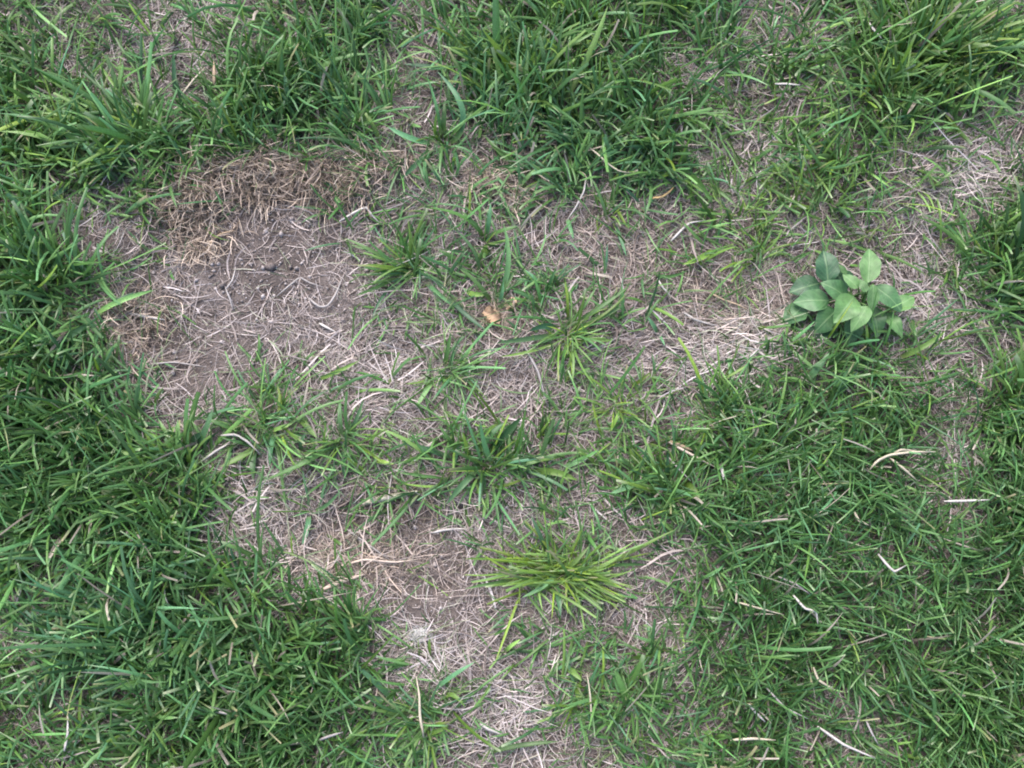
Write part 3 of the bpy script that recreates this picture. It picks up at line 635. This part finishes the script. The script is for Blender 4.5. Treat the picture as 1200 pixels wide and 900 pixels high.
# ------------------------------------------------------------------ the broad-leaved weed
def leaf_material():
    m = bpy.data.materials.new("weed_leaf"); m.use_nodes = True
    t = m.node_tree; n = t.nodes; L = t.links; p = n["Principled BSDF"]; out = n["Material Output"]
    a = n.new("ShaderNodeVertexColor"); a.layer_name = "Col"
    uv = n.new("ShaderNodeUVMap"); uv.uv_map = "leaf"
    sep = n.new("ShaderNodeSeparateXYZ"); L.new(uv.outputs[0], sep.inputs[0])
    ab = n.new("ShaderNodeMath"); ab.operation = 'ABSOLUTE'; L.new(sep.outputs[0], ab.inputs[0])
    # side veins run forward from the midrib
    v1 = n.new("ShaderNodeMath"); v1.operation = 'MULTIPLY_ADD'; L.new(ab.outputs[0], v1.inputs[0]); v1.inputs[1].default_value = -.35
    L.new(sep.outputs[1], v1.inputs[2])
    v2 = n.new("ShaderNodeMath"); v2.operation = 'MULTIPLY'; v2.inputs[1].default_value = 44; L.new(v1.outputs[0], v2.inputs[0])
    v3 = n.new("ShaderNodeMath"); v3.operation = 'SINE'; L.new(v2.outputs[0], v3.inputs[0])
    mr = n.new("ShaderNodeMapRange"); mr.inputs["From Min"].default_value = .80; mr.inputs["From Max"].default_value = 1; mr.inputs["To Min"].default_value = 0; mr.inputs["To Max"].default_value = .12
    L.new(v3.outputs[0], mr.inputs["Value"])
    mid = n.new("ShaderNodeMapRange"); mid.inputs["From Min"].default_value = .10; mid.inputs["From Max"].default_value = .02; mid.inputs["To Min"].default_value = 0; mid.inputs["To Max"].default_value = .30
    L.new(ab.outputs[0], mid.inputs["Value"])
    mx = n.new("ShaderNodeMath"); mx.operation = 'MAXIMUM'; L.new(mr.outputs[0], mx.inputs[0]); L.new(mid.outputs[0], mx.inputs[1])
    g = n.new("ShaderNodeNewGeometry"); nz = n.new("ShaderNodeTexNoise"); nz.inputs["Scale"].default_value = 160; nz.inputs["Detail"].default_value = 4
    L.new(g.outputs["Position"], nz.inputs["Vector"])
    nr = n.new("ShaderNodeMapRange"); nr.inputs["From Min"].default_value = .3; nr.inputs["From Max"].default_value = .7; nr.inputs["To Min"].default_value = .78; nr.inputs["To Max"].default_value = 1.2
    L.new(nz.outputs["Fac"], nr.inputs["Value"])
    sc = n.new("ShaderNodeVectorMath"); sc.operation = 'SCALE'; L.new(a.outputs["Color"], sc.inputs[0]); L.new(nr.outputs[0], sc.inputs["Scale"])
    mc = n.new("ShaderNodeMix"); mc.data_type = 'RGBA'; L.new(mx.outputs[0], mc.inputs[0]); L.new(sc.outputs[0], mc.inputs[6]); mc.inputs[7].default_value = (.24, .36, .17, 1)
    L.new(mc.outputs[2], p.inputs["Base Color"])
    p.inputs["Roughness"].default_value = .48; p.inputs["Specular IOR Level"].default_value = .45
    bp = n.new("ShaderNodeBump"); bp.inputs["Distance"].default_value = .0012; bp.inputs["Strength"].default_value = .7; bp.invert = True
    ad = n.new("ShaderNodeMath"); ad.operation = 'MULTIPLY_ADD'; L.new(nz.outputs["Fac"], ad.inputs[0]); ad.inputs[1].default_value = .25; L.new(mx.outputs[0], ad.inputs[2])
    L.new(ad.outputs[0], bp.inputs["Height"]); L.new(bp.outputs[0], p.inputs["Normal"])
    tr = n.new("ShaderNodeBsdfTranslucent"); L.new(mc.outputs[2], tr.inputs["Color"])
    ms = n.new("ShaderNodeMixShader"); ms.inputs[0].default_value = .22; L.new(p.outputs[0], ms.inputs[1]); L.new(tr.outputs[0], ms.inputs[2]); L.new(ms.outputs[0], out.inputs["Surface"])
    return m
M_LEAF = leaf_material()
def make_weed():
    r = np.random.default_rng(71)
    x0, y0, z0 = ground_at(1002, 352)
    root = empty("leafy_weed", (x0, y0, z0))
    tag(root, "low leafy weed with rounded pointed green leaves growing in pale straw", "weed")
    O = np.array([x0, y0, z0])
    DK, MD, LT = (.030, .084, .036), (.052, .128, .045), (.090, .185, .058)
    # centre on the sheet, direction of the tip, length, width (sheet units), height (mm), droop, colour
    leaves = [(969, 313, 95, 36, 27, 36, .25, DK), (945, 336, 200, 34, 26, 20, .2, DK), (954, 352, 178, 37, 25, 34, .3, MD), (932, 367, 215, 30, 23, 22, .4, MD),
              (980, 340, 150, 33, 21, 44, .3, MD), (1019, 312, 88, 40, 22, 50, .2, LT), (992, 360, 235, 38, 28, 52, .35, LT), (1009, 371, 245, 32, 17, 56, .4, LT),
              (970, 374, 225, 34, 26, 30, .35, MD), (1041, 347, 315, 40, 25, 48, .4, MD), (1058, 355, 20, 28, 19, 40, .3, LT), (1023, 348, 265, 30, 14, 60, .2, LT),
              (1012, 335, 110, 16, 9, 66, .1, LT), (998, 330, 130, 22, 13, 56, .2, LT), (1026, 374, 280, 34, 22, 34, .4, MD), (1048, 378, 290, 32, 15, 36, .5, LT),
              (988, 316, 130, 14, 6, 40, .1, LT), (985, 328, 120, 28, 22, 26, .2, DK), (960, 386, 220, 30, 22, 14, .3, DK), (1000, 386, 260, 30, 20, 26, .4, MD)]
    nu, nvv = 6, 14
    for (cx, cy, an, ln, wd, hz, droop, col) in leaves:
        z = z0 + hz * .001
        X, Y = P(cx, cy, z); c = np.array([float(X), float(Y), z])
        a = math.radians(an + r.normal(0, 6)); d = np.array([math.cos(a), math.sin(a), 0]); sd = np.array([-d[1], d[0], 0])
        k = (CAM_H - z) / CAM_H
        ln *= 1.12 * MM * k; wd *= 1.10 * MM * k
        v = np.linspace(0, 1, nvv + 1); u = np.linspace(-1, 1, nu + 1)
        prof = np.maximum(np.sin(math.pi * v ** .76), 0) ** .85 + .03
        tilt = r.normal(.08, .16); roll = r.normal(0, .3)
        fold = r.uniform(.10, .32)
        ph = r.uniform(0, 6.28)
        V = []; UV = []
        for vi, pf in zip(v, prof):
            s = vi - .45
            zz = -droop * ln * max(s, 0) ** 1.5 * 1.6 + tilt * ln * s - .15 * ln * max(-s, 0) ** 1.5
            for ui in u:
                off = ui * pf * wd * .5
                wav = .045 * wd * math.sin(vi * 11 + ph + ui * 2) * abs(ui); off *= 1 + .035 * math.sin(vi * 17 + ph * 2 + ui)
                p = c + d * (s * ln) + sd * off + np.array([0, 0, zz + abs(off) * fold + off * roll + wav])
                V.append(p); UV.append((ui * pf, vi))
        V = np.array(V); n1 = nu + 1
        q = np.array([(j * n1 + i, j * n1 + i + 1, (j + 1) * n1 + i + 1, (j + 1) * n1 + i) for j in range(nvv) for i in range(nu)])
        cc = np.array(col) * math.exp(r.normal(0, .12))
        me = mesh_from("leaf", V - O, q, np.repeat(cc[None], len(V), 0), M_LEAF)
        ul = me.uv_layers.new(name="leaf"); UV = np.array(UV)
        ul.data.foreach_set("uv", UV[q.ravel()].astype(np.float32).ravel())
        lo = link("leaf", me, root)
        # petiole from the crown to the leaf base
        b = V[nu // 2]; s0 = O + np.array([r.normal(0, .006), r.normal(0, .005), -.002])
        m_ = (s0 + b) / 2 + np.array([0, 0, .008])
        tt = np.linspace(0, 1, 7)[:, None]
        cv = s0 * (1 - tt) ** 2 + 2 * m_ * tt * (1 - tt) + b * tt ** 2
        tg = np.gradient(cv, axis=0); tg /= np.linalg.norm(tg, axis=1, keepdims=True)
        s1 = np.cross(tg, [0.3, .1, .95]); s1 /= np.linalg.norm(s1, axis=1, keepdims=True); s2 = np.cross(tg, s1)
        an5 = np.linspace(0, 2 * math.pi, 6)[:-1]
        ring = (cv[:, None] + .0011 * (np.cos(an5)[None, :, None] * s1[:, None] + np.sin(an5)[None, :, None] * s2[:, None])).reshape(-1, 3)
        pq = np.array([(j * 5 + i, j * 5 + (i + 1) % 5, (j + 1) * 5 + (i + 1) % 5, (j + 1) * 5 + i) for j in range(6) for i in range(5)])
        link("petiole", mesh_from("petiole", ring - O, pq, np.repeat(np.array([[.15, .24, .09]]), len(ring), 0), M_GRASS), lo)
make_weed()

# ------------------------------------------------------------------ single dead blades and straws
def flat_tube(pts, width, thick, S):
    pts = np.asarray(pts, float)
    d = np.r_[0, np.cumsum(np.linalg.norm(np.diff(pts, axis=0), axis=1))]; d /= d[-1]
    t = np.unique(np.r_[np.linspace(0, 1, S + 1), d]); c = np.stack([np.interp(t, d, pts[:, k]) for k in range(3)], 1)
    c[1:-1] = .2 * c[:-2] + .6 * c[1:-1] + .2 * c[2:]
    tg = np.gradient(c, axis=0); tg /= np.linalg.norm(tg, axis=1, keepdims=True)
    sd = np.cross([0, 0, 1.], tg); sd /= np.linalg.norm(sd, axis=1, keepdims=True) + 1e-9
    up = np.cross(tg, sd)
    pf = np.interp(t, [0, .12, .6, 1], [.55, 1, .95, .3])[:, None] * .5
    V = np.stack([c - sd * width * pf, c + up * thick * pf, c + sd * width * pf, c - up * thick * pf], 1)
    n = len(t)
    q = [(j * 4 + i, j * 4 + (i + 1) % 4, (j + 1) * 4 + (i + 1) % 4, (j + 1) * 4 + i) for j in range(n - 1) for i in range(4)]
    q += [(3, 2, 1, 0), tuple((n - 1) * 4 + i for i in range(4))]
    return V.reshape(-1, 3), np.array(q), t
STR = np.random.default_rng(81)
CREAM, GREY, TANC, WHITE = (.46, .40, .30), (.35, .315, .30), (.38, .28, .19), (.47, .43, .40)
def straw(label, paths, wpx=3, col=GREY, lift=10, group=None, name="straw"):
    mx = paths[0][0]
    x0, y0, z0 = ground_at(*mx)
    O = np.array([x0, y0, z0]); root = None
    for k, pth in enumerate(paths):
        W3 = []
        m = len(pth)
        for j, (qx, qy) in enumerate(pth):
            gx, gy, gz = ground_at(qx, qy, 1)
            zz = gz + .001 * (lift + (3 if 0 < j < m - 1 else 0))
            X, Y = P(qx, qy, zz); W3.append((float(X), float(Y), zz))
        V, q, t = flat_tube(np.array(W3) + STR.normal(0, .0007, (m, 3)), wpx * .8 * MM, wpx * MM * .35, 6)
        c = np.array(col) * math.exp(STR.normal(0, .10))
        C = np.repeat(c[None], len(V), 0) * np.repeat(1 - .2 * STR.random(len(t)), 4)[:, None]
        me = mesh_from(name, V - O, q, C, M_STRAW, False)
        if root is None:
            root = link(name, me); root.location = O; tag(root, label, "straw", group)
        else:
            link("side_strand", me, root)
straw("forked cream dead blade resting on dense green grass", [[(1019, 551), (1028, 541), (1041, 534), (1070, 530), (1096, 528)], [(1041, 536), (1058, 548), (1075, 563)], [(1045, 534), (1056, 527), (1076, 528)]], 4, CREAM, 34)
straw("pale hooked straw on bare soil", [[(360, 350), (373, 361), (385, 359), (393, 345), (402, 323)]], 4, GREY, 5)
straw("straw bent in a sharp peak at the soil edge near fine tuft", [[(398, 261), (414, 250), (428, 241), (436, 252), (446, 264)]], 4, WHITE, 10)
straw("kinked thin straw in the middle of the bare soil", [[(324, 347), (338, 336), (352, 325), (362, 331), (380, 337)]], 3, GREY, 4)
straw("arched tan straw at the foot of the tan stubble", [[(242, 293), (250, 281), (258, 274), (275, 271)]], 4, TANC, 5)
straw("short straight straw beside the fine bluish tuft on soil", [[(373, 377), (384, 384), (396, 391)]], 4, WHITE, 5)
straw("straw forking on dark bare soil", [[(264, 339), (271, 328), (277, 313)], [(265, 339), (269, 350), (274, 364)]], 3, GREY, 4)
straw("wide whitish flattened blade lying on dark bare soil edge", [[(150, 367), (170, 370), (193, 376)]], 5, WHITE, 8)
straw("long thin straw lying straight across dark bare soil", [[(177, 427), (205, 425), (222, 427), (240, 430)]], 3, GREY, 5)
straw("upright pale straw standing in the full bent tuft", [[(496, 864), (493, 840), (490, 818), (488, 793)]], 4, CREAM, 30)
straw("upright tan straw beside the spreading tuft", [[(694, 842), (692, 818), (690, 800), (688, 788)]], 3, CREAM, 24)
straw("faded flat blade, half pink half green, at the lip of the dark soil hollow", [[(425, 590), (443, 586), (465, 580), (490, 575)]], 10, (.42, .40, .30), 10)
straw("long diagonal straw over the small soil hollow", [[(405, 619), (437, 642), (461, 659)]], 3, GREY, 7)
straw("pale straw lying level in the small soil hollow", [[(507, 626), (520, 621), (535, 620), (549, 619)]], 4, WHITE, 8)
straw("long pinkish straw along the lower lip of the soil hollow", [[(398, 664), (427, 655), (463, 658), (488, 656)]], 4, (.50, .40, .33), 9)
straw("thick bundle-like pinkish dead blade beside dark lawn", [[(378, 690), (400, 681), (428, 671)]], 8, (.48, .38, .31), 12)
straw("whitish straw bowed between the wide-bladed corner and loose tuft", [[(259, 510), (276, 510), (290, 518), (306, 532)]], 4, WHITE, 14)
straw("whitish straight straw beside the upright wide blades", [[(236, 540), (252, 529), (269, 518)]], 4, WHITE, 12)
straw("crooked straw trailing down below the bright pale tipped tuft", [[(613, 403), (632, 435), (638, 460), (644, 478)]], 4, GREY, 8)
straw("curved straw hanging over brown straw below the coarse clump", [[(688, 208), (684, 226), (674, 243), (664, 259)]], 3, WHITE, 18)
straw("twisted straw in the coarse grass left of the star shaped shoot", [[(690, 171), (700, 182), (712, 192), (726, 200), (740, 203)]], 3, CREAM, 28)
straw("bent straw on brown straw near the flat green shoot", [[(787, 281), (800, 268), (809, 261), (826, 258)]], 4, WHITE, 12)
straw("orange tan straw touching the star shaped shoot", [[(761, 233), (776, 231), (784, 226), (792, 218)]], 4, (.50, .34, .16), 12)
straw("long pinkish straw in grass between two green clumps", [[(783, 517), (800, 526), (813, 533), (839, 548)]], 4, (.50, .40, .33), 22)
straw("wide tan blade beside the long pinkish straw", [[(785, 516), (797, 522), (811, 529)]], 6, TANC, 20)
straw("thin straw below the curling clump's long blade", [[(785, 537), (796, 551), (809, 564)]], 3, GREY, 20)
straw("white short blade end in grass beside the dense border clump", [[(845, 548), (847, 556), (849, 564)]], 5, WHITE, 26)
straw("long tan straw crossing brown straw toward the leafy weed", [[(832, 343), (850, 352), (865, 357), (879, 363)]], 3, TANC, 10)
straw("white straw above the pile of long pale straw", [[(802, 366), (815, 375), (838, 382)]], 4, WHITE, 10)
straw("short white straw in fine brown straw", [[(770, 327), (777, 337), (786, 347)]], 3, WHITE, 9)
straw("whitish straw at the edge of grey white straw heap", [[(562, 848), (572, 855), (590, 862)]], 4, WHITE, 12)
LS = "dead straws lying on the dense lawn"
for lab, pth, wpx, c in (("pale straw bent like a tick mark on dense green lawn", [(1030, 650), (1040, 661), (1047, 668), (1063, 662)], 4, WHITE),
        ("grey straw lying slanted just above a kinked pale straw on lawn", [(913, 676), (932, 684), (951, 697)], 3, GREY),
        ("pale straw with a sharp downward kink at its end on lawn", [(930, 699), (944, 712), (955, 718), (958, 733)], 4, WHITE),
        ("nearly level cream straw on lawn beside the kinked pale straw", [(863, 706), (890, 713), (920, 719)], 3, CREAM),
        ("cream straw curved like a hook on dark green lawn", [(953, 783), (959, 797), (977, 809)], 4, CREAM),
        ("long grey straw bowed downhill on dark green lawn", [(900, 807), (920, 830), (947, 843)], 3, GREY),
        ("short stubby pale straw beside the long bowed grey straw", [(877, 826), (886, 836), (897, 848)], 4, WHITE),
        ("cream straw lying level below the short stubby pale straw", [(856, 867), (882, 866), (909, 869)], 4, CREAM),
        ("longest pale straw crossing thin lawn and grey thatch", [(958, 852), (990, 872), (1026, 888)], 4, WHITE),
        ("grey straw steeply crossing the small grey thatch gap in lawn", [(1013, 843), (1021, 858), (1031, 874)], 3, GREY),
        ("small cream straw curled in lawn below the forked cream blade", [(1000, 600), (1006, 610), (1018, 617)], 4, CREAM),
        ("level whitish straw in the grey gap beside the forked cream blade", [(1107, 587), (1130, 587), (1159, 585)], 4, WHITE)):
    straw(lab, [pth], wpx, c, 27, LS)
for lab, pth, wpx, c in (("cream straw curving down through dark lawn beside the soil hollow", [(158, 625), (171, 639), (179, 658)], 3, CREAM),
        ("upright pale straw standing between dark lawn and pinkish straw", [(217, 678), (218, 658), (219, 640)], 3, WHITE),
        ("short pale straw standing at the top of the bluish coarse clump", [(192, 688), (194, 700), (201, 714)], 3, WHITE),
        ("whitish straw standing in the grey gap below the bluish clump", [(75, 880), (78, 860), (80, 840)], 4, WHITE),
        ("small white straw lying level on the thick dark clump", [(253, 834), (262, 837), (274, 839)], 4, WHITE),
        ("grey straw slanting out between dark clump and full bent tuft", [(373, 867), (385, 862), (402, 857)], 4, GREY)):
    straw(lab, [pth], wpx, c, 28, "straws in the bluish and dark clumps")
straw("straight thin straw leaning over the gap beside the dense dark clump", [[(213, 112), (227, 95), (240, 79)]], 3, CREAM, 26)
straw("wide tan dead blade standing in the dense dark clump", [[(250, 98), (251, 86), (250, 73)]], 6, TANC, 30)
straw("white straw lying beside the lush long-bladed clump", [[(1018, 26), (1024, 35), (1033, 46)]], 4, WHITE, 34)
straw("short white straw across sparse thin grass above the grey thatch", [[(908, 99), (922, 98), (938, 99)]], 4, WHITE, 26)

# ------------------------------------------------------------------ crumpled leaf and white fluff
def crumpled(px, py, label, size, col, seed):
    r = np.random.default_rng(seed); x0, y0, z0 = ground_at(px, py)
    n = 9; V = []
    for j in range(n):
        for i in range(n):
            u = i / (n - 1) - .5; v = j / (n - 1) - .5
            rad = 1 - .35 * (abs(u) + abs(v)) ** 2
            a = u * 4.2
            V.append((size * .30 * math.sin(a) * rad + r.normal(0, .05) * size, size * v * (1.1 - .6 * abs(u)) * rad + r.normal(0, .03) * size, size * (.32 - .30 * math.cos(a)) + r.normal(0, .05) * size + .002))
    q = np.array([(j * n + i, j * n + i + 1, (j + 1) * n + i + 1, (j + 1) * n + i) for j in range(n - 1) for i in range(n - 1)])
    C = np.array(col)[None] * np.exp(r.normal(0, .12, (n * n, 1)))
    o = link("dead_leaf", mesh_from("dead_leaf", np.array(V), q, C, M_STRAW)); o.location = (x0, y0, z0 + .004); o.rotation_euler = (.2, .1, r.uniform(0, 6.28))
    tag(o, label, "dead leaf")
crumpled(599, 357, "curled tan dead leaf beside the shoot with crossing blades", .018, (.55, .40, .27), 91)
crumpled(577, 373, "ragged brown dead leaf tangled in straw under the crossing blades", .026, (.38, .26, .17), 92)
def fluff(px, py):
    r = np.random.default_rng(95); x0, y0, z0 = ground_at(px, py)
    n = 420
    root = empty("fibre_fluff", (x0, y0, z0)); tag(root, "small clump of white fluff lying on soil by dark lawn", "fluff")
    p = r.normal(0, .0042, (n, 3)) * np.array([1.1, .9, .55]); p[:, 2] = np.abs(p[:, 2]) + .002
    prof = np.ones((n, 6))
    V, q, K, S = ribbons(p, r.uniform(0, 6.28, n), r.uniform(.6, 2.2, n), r.normal(0, 1, n), r.normal(0, 2.5, n), r.uniform(.004, .010, n), r.uniform(.0003, .0007, n), r.uniform(0, 3, n), prof, None, 5)
    link("fibres", mesh_from("fibres", V, q, np.repeat(np.array([[.50, .485, .475]]), len(V), 0), M_STRAW), root)
    m = 10; VV = []
    for j in range(m + 1):
        for i in range(m):
            a = 2 * math.pi * i / m; b = math.pi * (j / m - .5); rr = .0068 * (1 + r.normal(0, .15))
            VV.append((rr * math.cos(b) * math.cos(a) * 1.2, rr * math.cos(b) * math.sin(a), rr * (.55 * math.sin(b) + .45)))
    q = np.array([(j * m + i, j * m + (i + 1) % m, (j + 1) * m + (i + 1) % m, (j + 1) * m + i) for j in range(m) for i in range(m)])
    link("core", mesh_from("core", np.array(VV), q, np.repeat(np.array([[.36, .345, .335]]), len(VV), 0), M_STRAW), root)
fluff(492, 744)
